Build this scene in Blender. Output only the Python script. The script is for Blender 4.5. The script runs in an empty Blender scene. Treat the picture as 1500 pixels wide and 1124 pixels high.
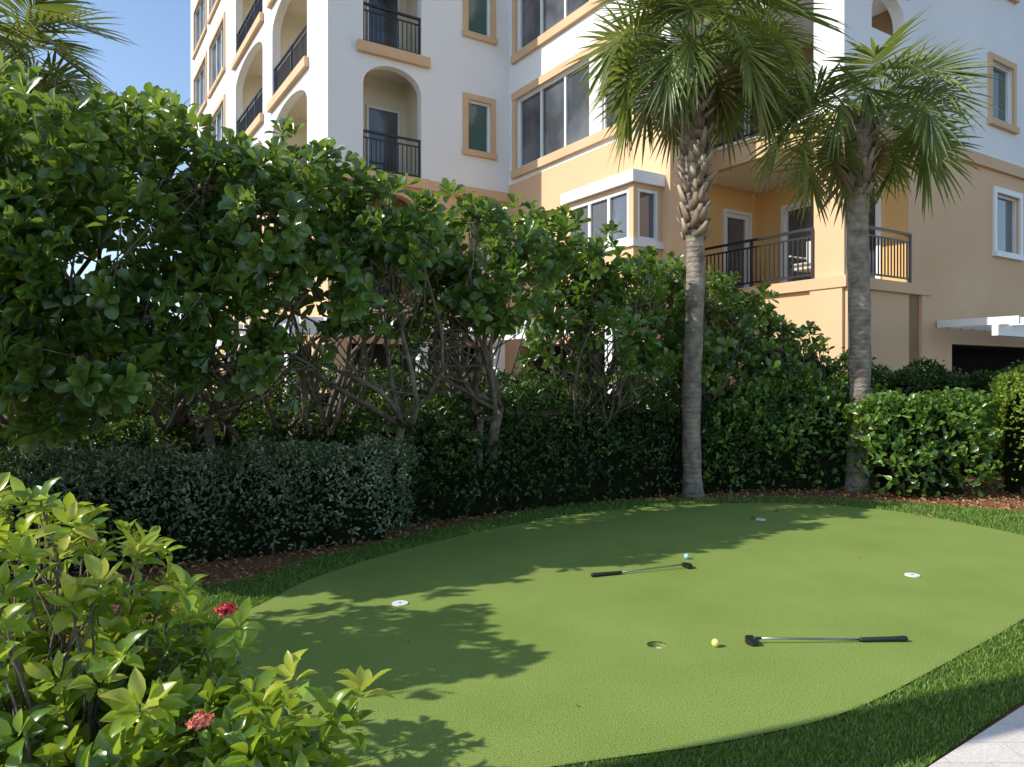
import bpy, math, random
import numpy as np
from mathutils import Vector, Matrix, noise
random.seed(7); rng=np.random.default_rng(7)
sc=bpy.context.scene
R=math.radians
# ---------------------------------------------------------------- materials
def newmat(name):
    m=bpy.data.materials.new(name); m.use_nodes=True
    nt=m.node_tree; b=nt.nodes['Principled BSDF']; return m,nt,b
def N(nt,t,**k):
    n=nt.nodes.new(t)
    for a,v in k.items(): setattr(n,a,v)
    return n
def ramp(nt,stops):
    r=N(nt,'ShaderNodeValToRGB'); cr=r.color_ramp
    while len(cr.elements)<len(stops): cr.elements.new(0.5)
    for e,(p,c) in zip(cr.elements,stops): e.position=p; e.color=(*c,1)
    return r
def coords(nt,scale=None):
    tc=N(nt,'ShaderNodeTexCoord')
    if scale is None: return tc.outputs['Object']
    mp=N(nt,'ShaderNodeMapping'); mp.inputs['Scale'].default_value=scale
    nt.links.new(tc.outputs['Object'],mp.inputs['Vector']); return mp.outputs['Vector']
def noisy(name,c1,c2,scale=5,rough=0.8,bump=0.2,bscale=80,bdist=0.01,spec=0.3,metal=0,c3=None):
    m,nt,b=newmat(name); v=coords(nt)
    n=N(nt,'ShaderNodeTexNoise'); n.inputs['Scale'].default_value=scale; n.inputs['Detail'].default_value=6
    nt.links.new(v,n.inputs['Vector'])
    st=[(0.3,c1),(0.7,c2)] if c3 is None else [(0.25,c1),(0.5,c2),(0.75,c3)]
    r=ramp(nt,st); nt.links.new(n.outputs['Fac'],r.inputs['Fac']); nt.links.new(r.outputs['Color'],b.inputs['Base Color'])
    b.inputs['Roughness'].default_value=rough; b.inputs['Specular IOR Level'].default_value=spec; b.inputs['Metallic'].default_value=metal
    if bump>0:
        n2=N(nt,'ShaderNodeTexNoise'); n2.inputs['Scale'].default_value=bscale; n2.inputs['Detail'].default_value=4
        nt.links.new(v,n2.inputs['Vector']); bp=N(nt,'ShaderNodeBump'); bp.inputs['Strength'].default_value=bump; bp.inputs['Distance'].default_value=bdist
        nt.links.new(n2.outputs['Fac'],bp.inputs['Height']); nt.links.new(bp.outputs['Normal'],b.inputs['Normal'])
    return m
def leafmat(name,cols,rough=0.4,trans=0.25,tcol=(0.25,0.4,0.04),spec=0.5):
    m,nt,b=newmat(name)
    a=N(nt,'ShaderNodeAttribute',attribute_name='rnd')
    st=[(i/(len(cols)-1) if len(cols)>1 else 0,c) for i,c in enumerate(cols)]
    r=ramp(nt,st); nt.links.new(a.outputs['Fac'],r.inputs['Fac']); nt.links.new(r.outputs['Color'],b.inputs['Base Color'])
    b.inputs['Roughness'].default_value=rough; b.inputs['Specular IOR Level'].default_value=spec
    if trans<=0: return m
    t=N(nt,'ShaderNodeBsdfTranslucent'); t.inputs['Color'].default_value=(*tcol,1)
    mx=N(nt,'ShaderNodeMixShader'); mx.inputs['Fac'].default_value=trans
    nt.links.new(b.outputs[0],mx.inputs[1]); nt.links.new(t.outputs[0],mx.inputs[2])
    nt.links.new(mx.outputs[0],nt.nodes['Material Output'].inputs['Surface']); return m
M={}
M['white']=noisy('stucco_white',(0.79,0.78,0.76),(0.86,0.85,0.83),0.6,0.85,0.35,60,0.01)
M['peach']=noisy('stucco_peach',(0.68,0.44,0.25),(0.74,0.50,0.30),0.6,0.85,0.35,60,0.01)
M['yellow']=noisy('stucco_amber',(0.74,0.46,0.17),(0.79,0.51,0.21),0.6,0.85,0.2,60,0.01)
M['trim']=noisy('trim_tan',(0.64,0.42,0.24),(0.70,0.47,0.28),1.0,0.75,0.15,60,0.006)
M['cream']=noisy('ceiling_cream',(0.78,0.70,0.54),(0.82,0.74,0.58),1,0.8,0.1,60,0.005)
M['frame']=noisy('frame_white',(0.78,0.78,0.76),(0.84,0.84,0.82),3,0.4,0,1)
M['black']=noisy('black_metal',(0.012,0.012,0.013),(0.02,0.02,0.022),3,0.4,0,1,spec=0.5)
M['dark']=noisy('garage_dark',(0.05,0.05,0.05),(0.10,0.095,0.09),1,0.9,0,1)
M['curtain']=noisy('curtain',(0.55,0.55,0.52),(0.65,0.64,0.6),3,0.9,0,1)
m,nt,b=newmat('window_glass'); b.inputs['Roughness'].default_value=0.03; b.inputs['Specular IOR Level'].default_value=0.9
v=coords(nt); n=N(nt,'ShaderNodeTexNoise'); n.inputs['Scale'].default_value=0.8; nt.links.new(v,n.inputs['Vector'])
r=ramp(nt,[(0.4,(0.05,0.06,0.07)),(0.6,(0.14,0.15,0.17))]); nt.links.new(n.outputs['Fac'],r.inputs['Fac']); nt.links.new(r.outputs['Color'],b.inputs['Base Color'])
M['glass']=m
m,nt,b=newmat('window_blind'); v=coords(nt); w=N(nt,'ShaderNodeTexWave',bands_direction='Z'); w.inputs['Scale'].default_value=6
nt.links.new(v,w.inputs['Vector']); r=ramp(nt,[(0.2,(0.03,0.07,0.06)),(0.8,(0.12,0.2,0.17))]); nt.links.new(w.outputs['Fac'],r.inputs['Fac']); nt.links.new(r.outputs['Color'],b.inputs['Base Color']); b.inputs['Roughness'].default_value=0.08
M['blind']=m
M['asphalt']=noisy('ground_soil',(0.055,0.05,0.042),(0.09,0.08,0.065),1.5,0.95,0.5,40,0.02)
m,nt,b=newmat('putting_turf'); v=coords(nt)
n=N(nt,'ShaderNodeTexNoise'); n.inputs['Scale'].default_value=1.3; n.inputs['Detail'].default_value=6; nt.links.new(v,n.inputs['Vector'])
r=ramp(nt,[(0.3,(0.205,0.285,0.060)),(0.7,(0.255,0.335,0.082))]); nt.links.new(n.outputs['Fac'],r.inputs['Fac'])
n2=N(nt,'ShaderNodeTexNoise'); n2.inputs['Scale'].default_value=150; n2.inputs['Detail'].default_value=5; nt.links.new(v,n2.inputs['Vector'])
r2=ramp(nt,[(0.3,(0.40,0.43,0.40)),(0.7,(1.45,1.42,1.35))]); nt.links.new(n2.outputs['Fac'],r2.inputs['Fac'])
mx=N(nt,'ShaderNodeMix',data_type='RGBA',blend_type='MULTIPLY'); mx.inputs['Factor'].default_value=1
nt.links.new(r.outputs['Color'],mx.inputs['A']); nt.links.new(r2.outputs['Color'],mx.inputs['B']); nt.links.new(mx.outputs['Result'],b.inputs['Base Color'])
bp=N(nt,'ShaderNodeBump'); bp.inputs['Strength'].default_value=0.8; bp.inputs['Distance'].default_value=0.005; nt.links.new(n2.outputs['Fac'],bp.inputs['Height']); nt.links.new(bp.outputs['Normal'],b.inputs['Normal'])
b.inputs['Roughness'].default_value=0.85; b.inputs['Specular IOR Level'].default_value=0.2
M['turf']=m
M['fringe']=noisy('fringe_turf',(0.04,0.09,0.013),(0.09,0.17,0.025),90,0.9,0.8,200,0.01)
M['blade']=leafmat('turf_blade',[(0.05,0.11,0.015),(0.14,0.25,0.03),(0.28,0.38,0.08)],0.5,0.25)
M['mulch']=noisy('mulch_bed',(0.10,0.045,0.018),(0.34,0.17,0.07),40,0.95,1.0,60,0.03,c3=(0.20,0.095,0.04))
M['chip']=leafmat('bark_chip',[(0.14,0.06,0.025),(0.40,0.21,0.085),(0.58,0.36,0.17)],0.9,0.0)
m,nt,b=newmat('paving'); v=coords(nt); br=N(nt,'ShaderNodeTexBrick'); br.inputs['Scale'].default_value=1.6; br.inputs['Color1'].default_value=(0.66,0.59,0.52,1); br.inputs['Color2'].default_value=(0.71,0.64,0.57,1); br.inputs['Mortar'].default_value=(0.5,0.46,0.41,1); br.inputs['Mortar Size'].default_value=0.005
nt.links.new(v,br.inputs['Vector'])
n=N(nt,'ShaderNodeTexNoise'); n.inputs['Scale'].default_value=120; nt.links.new(v,n.inputs['Vector']); r=ramp(nt,[(0.3,(0.8,0.8,0.8)),(0.7,(1.1,1.1,1.1))]); nt.links.new(n.outputs['Fac'],r.inputs['Fac'])
mx=N(nt,'ShaderNodeMix',data_type='RGBA',blend_type='MULTIPLY'); mx.inputs['Factor'].default_value=1; nt.links.new(br.outputs['Color'],mx.inputs['A']); nt.links.new(r.outputs['Color'],mx.inputs['B'])
nt.links.new(mx.outputs['Result'],b.inputs['Base Color']); b.inputs['Roughness'].default_value=0.85
M['paving']=m
M['bark']=noisy('branch_bark',(0.08,0.065,0.05),(0.22,0.18,0.14),12,0.9,0.6,50,0.02)
m,nt,b=newmat('palm_bark'); v=coords(nt); w=N(nt,'ShaderNodeTexWave',bands_direction='Z'); w.inputs['Scale'].default_value=5; w.inputs['Distortion'].default_value=5; w.inputs['Detail'].default_value=4; w.inputs['Detail Scale'].default_value=3
n=N(nt,'ShaderNodeTexNoise'); n.inputs['Scale'].default_value=9; n.inputs['Detail'].default_value=8; nt.links.new(v,n.inputs['Vector']); nt.links.new(v,w.inputs['Vector'])
r=ramp(nt,[(0.3,(0.13,0.105,0.08)),(0.7,(0.34,0.285,0.23))]); nt.links.new(n.outputs['Fac'],r.inputs['Fac']); nt.links.new(r.outputs['Color'],b.inputs['Base Color'])
ad=N(nt,'ShaderNodeMath',operation='ADD'); nt.links.new(w.outputs['Fac'],ad.inputs[0]); nt.links.new(n.outputs['Fac'],ad.inputs[1])
bp=N(nt,'ShaderNodeBump'); bp.inputs['Strength'].default_value=0.6; bp.inputs['Distance'].default_value=0.012; nt.links.new(ad.outputs[0],bp.inputs['Height']); nt.links.new(bp.outputs['Normal'],b.inputs['Normal']); b.inputs['Roughness'].default_value=0.9
M['palmbark']=m
M['boot']=leafmat('palm_boot',[(0.10,0.065,0.04),(0.26,0.185,0.12),(0.44,0.36,0.26)],0.8,0.0)
M['frond']=leafmat('palm_frond',[(0.05,0.085,0.022),(0.12,0.17,0.04),(0.27,0.30,0.09)],0.36,0.28,(0.38,0.45,0.07),0.6)
M['deadfrond']=leafmat('palm_frond_dry',[(0.25,0.17,0.08),(0.38,0.28,0.14)],0.7,0.2,(0.4,0.3,0.12))
M['treeleaf']=leafmat('broad_leaf',[(0.028,0.070,0.015),(0.065,0.135,0.024),(0.12,0.22,0.036),(0.29,0.40,0.06)],0.28,0.25,(0.36,0.52,0.05),0.8)
M['hedgeleaf']=leafmat('hedge_leaf',[(0.016,0.040,0.011),(0.034,0.08,0.017),(0.075,0.145,0.028)],0.36,0.15)
M['greyleaf']=leafmat('variegated_leaf',[(0.06,0.10,0.045),(0.14,0.19,0.10),(0.42,0.46,0.30)],0.5,0.15)
M['brightleaf']=leafmat('lime_leaf',[(0.09,0.17,0.02),(0.20,0.32,0.035),(0.34,0.44,0.06)],0.45,0.3,(0.5,0.6,0.05))
M['clusleaf']=leafmat('round_leaf',[(0.035,0.09,0.018),(0.085,0.175,0.028),(0.20,0.32,0.045)],0.3,0.22,(0.35,0.5,0.05),0.7)
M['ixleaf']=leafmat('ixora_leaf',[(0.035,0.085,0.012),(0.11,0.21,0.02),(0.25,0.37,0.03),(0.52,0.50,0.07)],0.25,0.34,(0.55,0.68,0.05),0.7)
M['core']=noisy('shade_core',(0.008,0.012,0.005),(0.02,0.024,0.01),8,1,0.5,30,0.05,spec=0.05)  # near-black, stands in for the shade deep inside a hedge
M['flower']=leafmat('red_petal',[(0.5,0.03,0.06),(0.68,0.08,0.10),(0.85,0.42,0.24)],0.5,0.2,(0.6,0.1,0.05))
def flat(name,c,rough=0.5,metal=0,spec=0.5):
    return noisy(name,tuple(x*0.93 for x in c),c,20,rough,0,1,spec=spec,metal=metal)
M['yball']=flat('yellow_ball',(0.80,0.72,0.22),0.3); M['bball']=flat('pale_blue_ball',(0.38,0.66,0.72),0.3)
M['cup']=flat('cup_white',(0.8,0.8,0.78),0.4); M['steel']=flat('shaft_steel',(0.30,0.36,0.36),0.25,0.9); M['rubber']=flat('grip_rubber',(0.02,0.02,0.022),0.6)
# ---------------------------------------------------------------- mesh helpers
class MB:
    def __init__(s): s.v=[]; s.f=[]; s.m=[]; s.mats=[]
    def mi(s,k):
        if k not in s.mats: s.mats.append(k)
        return s.mats.index(k)
    def poly(s,pts,k):
        i=len(s.v); s.v+= [tuple(p) for p in pts]; s.f.append(tuple(range(i,i+len(pts)))); s.m.append(s.mi(k))
    def box(s,x0,x1,y0,y1,z0,z1,k):
        i=len(s.v)
        s.v+=[(x0,y0,z0),(x1,y0,z0),(x1,y1,z0),(x0,y1,z0),(x0,y0,z1),(x1,y0,z1),(x1,y1,z1),(x0,y1,z1)]
        for f in ((3,2,1,0),(4,5,6,7),(0,1,5,4),(1,2,6,5),(2,3,7,6),(3,0,4,7)):
            s.f.append(tuple(i+a for a in f)); s.m.append(s.mi(k))
    def tube(s,pts,rad,k,seg=8,cap=True):
        pts=[Vector(p) for p in pts]; i0=len(s.v); prev=None
        for j,p in enumerate(pts):
            d=(pts[min(j+1,len(pts)-1)]-pts[max(j-1,0)]).normalized()
            a=Vector((1,0,0)) if prev is None else prev
            if abs(a.dot(d))>0.95: a=Vector((0,1,0))
            a=(a-d*a.dot(d)).normalized(); b_=d.cross(a); prev=a
            for q in range(seg):
                t=2*math.pi*q/seg; s.v.append(tuple(p+(a*math.cos(t)+b_*math.sin(t))*rad[j]))
        for j in range(len(pts)-1):
            for q in range(seg):
                q2=(q+1)%seg; s.f.append((i0+j*seg+q,i0+j*seg+q2,i0+(j+1)*seg+q2,i0+(j+1)*seg+q)); s.m.append(s.mi(k))
        if cap:
            s.f.append(tuple(i0+q for q in range(seg))[::-1]); s.m.append(s.mi(k))
            e=i0+(len(pts)-1)*seg; s.f.append(tuple(e+q for q in range(seg))); s.m.append(s.mi(k))
    def obj(s,name,parent=None,smooth=False):
        me=bpy.data.meshes.new(name); me.from_pydata(s.v,[],s.f)
        for k in s.mats: me.materials.append(M[k])
        me.polygons.foreach_set('material_index',s.m)
        if smooth: me.polygons.foreach_set('use_smooth',[True]*len(s.f))
        me.update(); o=bpy.data.objects.new(name,me); sc.collection.objects.link(o)
        if parent: o.parent=parent
        return o
def empty(name,loc=(0,0,0),rz=0):
    o=bpy.data.objects.new(name,None); o.location=loc; o.rotation_euler=(0,0,rz); sc.collection.objects.link(o); return o
def np_mesh(name,V,F,mat,rnd=None,smooth=False,parent=None):
    me=bpy.data.meshes.new(name); k=F.shape[1]
    me.vertices.add(len(V)); me.vertices.foreach_set('co',V.astype(np.float32).ravel())
    me.loops.add(F.size); me.loops.foreach_set('vertex_index',F.astype(np.int32).ravel())
    me.polygons.add(len(F)); me.polygons.foreach_set('loop_start',np.arange(0,F.size,k,dtype=np.int32))
    me.polygons.foreach_set('loop_total',np.full(len(F),k,dtype=np.int32))
    if smooth: me.polygons.foreach_set('use_smooth',np.ones(len(F),dtype=bool))
    me.update(calc_edges=True)
    if rnd is not None:
        a=me.attributes.new('rnd','FLOAT','POINT'); a.data.foreach_set('value',rnd.astype(np.float32))
    me.materials.append(M[mat]); o=bpy.data.objects.new(name,me); sc.collection.objects.link(o)
    if parent: o.parent=parent
    return o
def norm(a): return a/np.maximum(np.linalg.norm(a,axis=-1,keepdims=True),1e-9)
def tmpl(rows,fold=0.12):
    V=[];F=[]
    for t,w,l in rows: V+=[(t,-w,l+fold*w*1.5),(t,0,l),(t,w,l+fold*w*1.5)]
    for i in range(len(rows)-1):
        a=3*i; F+=[(a,a+1,a+4,a+3),(a+1,a+2,a+5,a+4)]
    return np.array(V),np.array(F)
T_OBO=tmpl([(0,0.05,0),(0.3,0.45,0.03),(0.68,0.98,0.03),(0.9,0.72,0.0),(1.0,0.12,-0.03)])
T_ELL=tmpl([(0,0.05,0),(0.15,0.5,0.03),(0.38,0.93,0.05),(0.62,0.93,0.04),(0.83,0.55,0.0),(1.0,0.03,-0.06)],0.08)
T_SM=tmpl([(0,0.2,0),(0.5,1.0,0.04),(1.0,0.15,-0.05)],0.2)
def leaves(name,pos,d,nr,L,W,mat,T,rnd,parent=None,smooth=True):
    TV,TF=T; d=norm(d); nr=norm(nr-d*np.sum(nr*d,1,keepdims=True)); sd=np.cross(d,nr)
    n=len(pos); k=len(TV); L=L[:,None,None]; W=W[:,None,None]; curl=rng.uniform(.2,1.8,(n,1,1))
    V=pos[:,None,:]+d[:,None,:]*TV[None,:,0:1]*L+sd[:,None,:]*TV[None,:,1:2]*W*0.5+nr[:,None,:]*TV[None,:,2:3]*L*curl
    F=TF[None]+(np.arange(n)*k)[:,None,None]
    return np_mesh(name,V.reshape(-1,3),F.reshape(-1,4),mat,np.repeat(rnd,k),smooth,parent)
def rosettes(c,ax,nl,emin,emax,r0=0.01):
    n=len(c); ax=norm(ax); ref=norm(rng.normal(size=(n,3))); a=norm(np.cross(ax,ref)); b_=np.cross(ax,a)
    P=[];D=[];Nn=[];I=[]
    for k in range(nl):
        ph=k*2.39996+rng.uniform(-.3,.3,n); e=R(emin)+(R(emax)-R(emin))*(k+rng.uniform(0,1,n))/nl
        rad=a*np.cos(ph)[:,None]+b_*np.sin(ph)[:,None]
        d=rad*np.cos(e)[:,None]+ax*np.sin(e)[:,None]; d[:,2]-=0.08
        nn=ax*np.cos(e)[:,None]-rad*np.sin(e)[:,None]
        P.append(c-ax*0.03*(1-k/nl)+rad*r0); D.append(d); Nn.append(nn); I.append(np.arange(n))
    return np.concatenate(P),np.concatenate(D),np.concatenate(Nn),np.concatenate(I)
def noise3(P,s,seed=0):
    return np.array([noise.noise(Vector((p[0]*s+seed,p[1]*s-seed,p[2]*s+seed*2))) for p in P])
# ---------------------------------------------------------------- ground
def crom(pts,n=8):
    pts=np.array(pts,float); m=len(pts); out=[]
    for i in range(m):
        p0,p1,p2,p3=pts[i-1],pts[i],pts[(i+1)%m],pts[(i+2)%m]
        for j in range(n):
            t=j/n; out.append(0.5*((2*p1)+(-p0+p2)*t+(2*p0-5*p1+4*p2-p3)*t*t+(-p0+3*p1-3*p2+p3)*t**3))
    return np.array(out)
def circ(x,y,r,n=32): return np.array([(x+r*math.cos(2*math.pi*i/n),y+r*math.sin(2*math.pi*i/n)) for i in range(n)])
def sheet(name,loops,z,mat):
    cu=bpy.data.curves.new(name+'_c','CURVE'); cu.dimensions='2D'; cu.fill_mode='BOTH'
    for lp in loops:
        sp=cu.splines.new('POLY'); sp.points.add(len(lp)-1)
        for i,p in enumerate(lp): sp.points[i].co=(p[0],p[1],0,1)
        sp.use_cyclic_u=True
    ob=bpy.data.objects.new(name+'_c',cu); sc.collection.objects.link(ob)
    dg=bpy.context.evaluated_depsgraph_get(); dg.update()
    me=bpy.data.meshes.new_from_object(ob.evaluated_get(dg)); bpy.data.objects.remove(ob)
    me.materials.clear(); me.materials.append(M[mat]); me.name=name
    o=bpy.data.objects.new(name,me); o.location=(0,0,z); sc.collection.objects.link(o); return o
HX,HY=0.82,4.07
hole=circ(HX,HY,0.054)
green_l=crom([(-1.66,4.86),(-1.50,5.40),(-1.05,6.14),(-.34,7.0),(.77,7.95),(2.02,8.45),(3.3,8.58),(4.26,8.13),(4.72,7.33),(4.9,6.59),(4.5,5.6),(3.23,4.52),(2.41,3.89),(1.57,3.29),(1.01,3.04),(.45,2.88),(-.4,2.72),(-1.2,2.95),(-1.7,3.6),(-1.80,4.3)])
fringe_l=np.array(list(crom([(-2.1,4.93),(-1.98,5.45),(-1.52,6.22),(-.83,7.02),(.0,7.92),(.91,8.6),(2.1,8.86),(3.48,9.0),(4.6,8.7),(5.4,8.25),(6.2,7.9),(7.4,7.6)],8)[:88])+[(8.5,7.4),(8.5,7.75),(2.42,3.39),(1.64,2.83),(-.5,1.30),(-3.0,-0.5),(-2.6,3.5)])
big=[(-400,-400),(400,-400),(400,400),(-400,400)]
sheet('ground',[big,hole],0,'asphalt')
mulch_l=crom([(-5.5,1.0),(-5.5,6),(-3.5,8.6),(0,10.5),(3,11.6),(7.5,11),(9.5,9.5),(9,7.9),(5,5.6),(1,2),(-2,-.8)])
sheet('mulch_bed',[mulch_l,hole],0.004,'mulch')
sheet('grass_fringe',[fringe_l,hole],0.010,'fringe')
sheet('putting_green',[green_l,hole],0.020,'turf')
pv=[(-3.0,-0.54),(-.5,1.27),(1.64,2.80),(2.44,3.36),(8.6,7.72),(14,7.7),(14,-10),(-10,-10),(-10,-.54)]
pb=MB(); pb.poly([(x,y,0.03) for x,y in pv],'paving')
for i in range(len(pv)):
    a=pv[i]; c=pv[(i+1)%len(pv)]; pb.poly([(a[0],a[1],0),(c[0],c[1],0),(c[0],c[1],0.03),(a[0],a[1],0.03)],'paving')
pb.obj('patio_paving')
def inpoly(P,poly):
    x,y=P[:,0],P[:,1]; ins=np.zeros(len(P),bool); n=len(poly); j=n-1
    for i in range(n):
        xi,yi=poly[i]; xj,yj=poly[j]
        c=((yi>y)!=(yj>y))&(x<(xj-xi)*(y-yi)/((yj-yi)+1e-12)+xi); ins^=c; j=i
    return ins
n=1400000; P=np.c_[rng.uniform(-2.8,7,n),rng.uniform(1.6,9.2,n)]
D=np.hypot(P[:,0],P[:,1]); keep=(rng.uniform(0,1,n)<np.clip((3.4/D)**1.6,0,1)); P=P[keep]
P=P[np.abs(P[:,0])<P[:,1]*0.78+.1]
P=P[inpoly(P,fringe_l)&~inpoly(P,green_l)]
n=len(P)
base=np.c_[P,np.full(n,0.009)]; ang=rng.uniform(0,6.28,n); h=rng.uniform(.013,.026,n)*(1+.10*np.clip(np.hypot(P[:,0],P[:,1])-3,0,6)); w=h*0.07+.0005*np.hypot(P[:,0],P[:,1])
sx=np.c_[np.cos(ang),np.sin(ang),np.zeros(n)]; ln=np.c_[rng.normal(0,.45,n),rng.normal(0,.45,n),np.ones(n)]
V=np.stack([base-sx*w[:,None],base+sx*w[:,None],base+ln*h[:,None]],1).reshape(-1,3)
np_mesh('turf_blades',V,np.arange(3*n).reshape(-1,3),'blade',np.repeat(rng.uniform(0,1,n),3))
n=34000; P=np.c_[rng.uniform(-4,9,n),rng.uniform(3.5,10.2,n)]; P=P[inpoly(P,mulch_l)&~inpoly(P,fringe_l)]
n=len(P); L=rng.uniform(.02,.06,n); leaves('mulch_chips',np.c_[P,rng.uniform(.008,.03,n)],np.c_[rng.normal(size=(n,2)),rng.normal(0,.2,n)],np.c_[rng.normal(0,.5,(n,2)),np.ones(n)],L,L*rng.uniform(.25,.6,n),'chip',T_SM,rng.uniform(0,1,n),smooth=False)
# stray chips on the fringe edge
n=9000; P=np.c_[rng.uniform(-2.3,7,n),rng.uniform(4.5,9.1,n)]; P=P[inpoly(P,fringe_l)&~inpoly(P+np.array([-.10,.16]),fringe_l)]; n=len(P); L=rng.uniform(.012,.035,n)
leaves('stray_bark_chips',np.c_[P,rng.uniform(.02,.034,n)],np.c_[rng.normal(size=(n,2)),rng.normal(0,.2,n)],np.c_[rng.normal(0,.5,(n,2)),np.ones(n)],L,L*.5,'chip',T_SM,rng.uniform(0,1,n),smooth=False)
def cup_disc(x,y,name='hole_cover'):
    b=MB(); c=circ(x,y,.054,32); z=.027
    b.poly([(p[0],p[1],z) for p in c],'cup')
    for i in range(32):
        a=c[i]; d=c[(i+1)%32]; b.poly([(a[0],a[1],.018),(d[0],d[1],.018),(d[0],d[1],z),(a[0],a[1],z)],'cup')
    k=circ(x,y,.008,12); b.poly([(p[0],p[1],z+.002) for p in k],'rubber')
    b.obj(name)
cup_disc(-.75,4.80); cup_disc(3.06,5.48,'hole_cover'); cup_disc(2.64,7.6,'hole_cover')
b=MB(); c=circ(HX,HY,.0535,32)
for i in range(32):
    a=c[i]; d=c[(i+1)%32]
    b.poly([(a[0],a[1],-.012),(d[0],d[1],-.012),(d[0],d[1],.016),(a[0],a[1],.016)],'turf')
    b.poly([(a[0],a[1],-.10),(d[0],d[1],-.10),(d[0],d[1],-.012),(a[0],a[1],-.012)],'cup')
b.poly([(p[0],p[1],-.10) for p in c],'cup'); b.obj('hole_cup')
def ball(x,y,k,name):
    bpy.ops.mesh.primitive_uv_sphere_add(segments=32,ring_count=20,radius=.0225,location=(x,y,.0425)); o=bpy.context.object; o.name=name
    o.data.materials.append(M[k]); bpy.ops.object.shade_smooth()
ball(1.147,4.04,'yball','golf_ball'); ball(1.455,5.97,'bball','golf_ball')
def putter(head,grip,name):
    hx,hy=head; gx,gy=grip; e=empty(name,(hx,hy,0.02),math.atan2(gy-hy,gx-hx)); L=math.hypot(gx-hx,gy-hy)
    b=MB(); b.tube([(0.03,0,.03),(L*.7,0,.014)],[.0055,.0065],'steel',10); b.obj('shaft',e,True)
    b=MB(); b.tube([(L*.69,0,.014),(L*.70,0,.0145),(L*.9,0,.017),(L*.985,0,.018),(L,0,.018)],[.009,.013,.0135,.016,.012],'rubber',12); b.obj('grip',e,True)
    b=MB(); b.tube([(0.0,0,.016),(0.015,0,.03),(.05,0,.029)],[.008,.009,.008],'rubber',10); b.obj('hosel',e,True)
    b=MB()
    prof=[(-.018,-.05),(.012,-.052),(.018,-.045),(.018,.045),(.012,.052),(-.018,.05),(-.034,.028),(-.038,0),(-.034,-.028)]
    z0,z1=.001,.030
    b.poly([(x,y,z1) for x,y in prof],'black'); b.poly([(x,y,z0) for x,y in prof][::-1],'black')
    for i in range(len(prof)):
        a=prof[i]; c=prof[(i+1)%len(prof)]; b.poly([(a[0],a[1],z0),(c[0],c[1],z0),(c[0],c[1],z1),(a[0],a[1],z1)],'black')
    o=b.obj('head',e); bv=o.modifiers.new('b','BEVEL'); bv.width=.004; bv.segments=2
putter((1.372,4.09),(2.27,4.12),'golf_putter'); putter((1.39,5.70),(.60,5.43),'golf_putter')
P=np.array([(-.33,3.85,.024),(-.2,3.64,.024),(-.6,4.1,.024),(2.9,6.0,.024),(.3,3.3,.024)]); n=len(P)
leaves('fallen_petals',P,np.c_[rng.normal(size=(n,2)),np.zeros(n)],np.tile([0,0,1.],(n,1)),rng.uniform(.010,.022,n),rng.uniform(.008,.012,n),'flower',T_SM,rng.uniform(0,.3,n))
n=14; P=np.c_[rng.uniform(-.5,4.5,n),rng.uniform(7.6,8.6,n),np.full(n,.03)]
leaves('fallen_leaves',P,np.c_[rng.normal(size=(n,2)),np.zeros(n)],np.tile([0,0.2,1.],(n,1)),rng.uniform(.03,.07,n),rng.uniform(.015,.03,n),'chip',T_SM,rng.uniform(.3,1,n))
# ---------------------------------------------------------------- building
BR=math.atan2(.537,.844); bld=empty('apartment_building',(-4.48,17.43,0),BR)
class Fr:
    def __init__(s,o,d,n): s.o=o;s.d=d;s.n=n
    def p(s,u,v,w): return (s.o[0]+s.d[0]*u+s.n[0]*w, s.o[1]+s.d[1]*u+s.n[1]*w, v)
def obox(b,F,u0,u1,v0,v1,w0,w1,k):
    a=F.p(u0,v0,w0); c=F.p(u1,v1,w1)
    b.box(min(a[0],c[0]),max(a[0],c[0]),min(a[1],c[1]),max(a[1],c[1]),v0,v1,k)
def wall(b,F,L,z0,z1,ops,k,th=.25,u_start=0):
    us=sorted({u_start,L}|{o[0] for o in ops}|{o[1] for o in ops}); vs=sorted({z0,z1}|{o[2] for o in ops}|{o[3] for o in ops})
    for i in range(len(us)-1):
        for j in range(len(vs)-1):
            uc=(us[i]+us[i+1])/2; vc=(vs[j]+vs[j+1])/2
            if any(o[0]<uc<o[1] and o[2]<vc<o[3] for o in ops): continue
            b.poly([F.p(us[i],vs[j],0),F.p(us[i+1],vs[j],0),F.p(us[i+1],vs[j+1],0),F.p(us[i],vs[j+1],0)],k)
    for o in ops:
        u0,u1,v0,v1=o[:4]; ar=o[4] if len(o)>4 else 0; vt=v1-ar
        b.poly([F.p(u0,v0,0),F.p(u0,vt,0),F.p(u0,vt,-th),F.p(u0,v0,-th)],k); b.poly([F.p(u1,v0,0),F.p(u1,vt,0),F.p(u1,vt,-th),F.p(u1,v0,-th)],k)
        b.poly([F.p(u0,v0,0),F.p(u1,v0,0),F.p(u1,v0,-th),F.p(u0,v0,-th)],k)
        if ar==0: b.poly([F.p(u0,v1,0),F.p(u1,v1,0),F.p(u1,v1,-th),F.p(u0,v1,-th)],k)
        else:
            n=18; pts=[((u0+u1)/2-math.cos(math.pi*i/n)*(u1-u0)/2, vt+math.sin(math.pi*i/n)*ar) for i in range(n+1)]
            for i in range(n):
                a,c=pts[i],pts[i+1]
                b.poly([F.p(a[0],a[1],0),F.p(c[0],c[1],0),F.p(c[0],v1,0),F.p(a[0],v1,0)],k)
                b.poly([F.p(a[0],a[1],0),F.p(c[0],c[1],0),F.p(c[0],c[1],-th),F.p(a[0],a[1],-th)],k)
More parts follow.
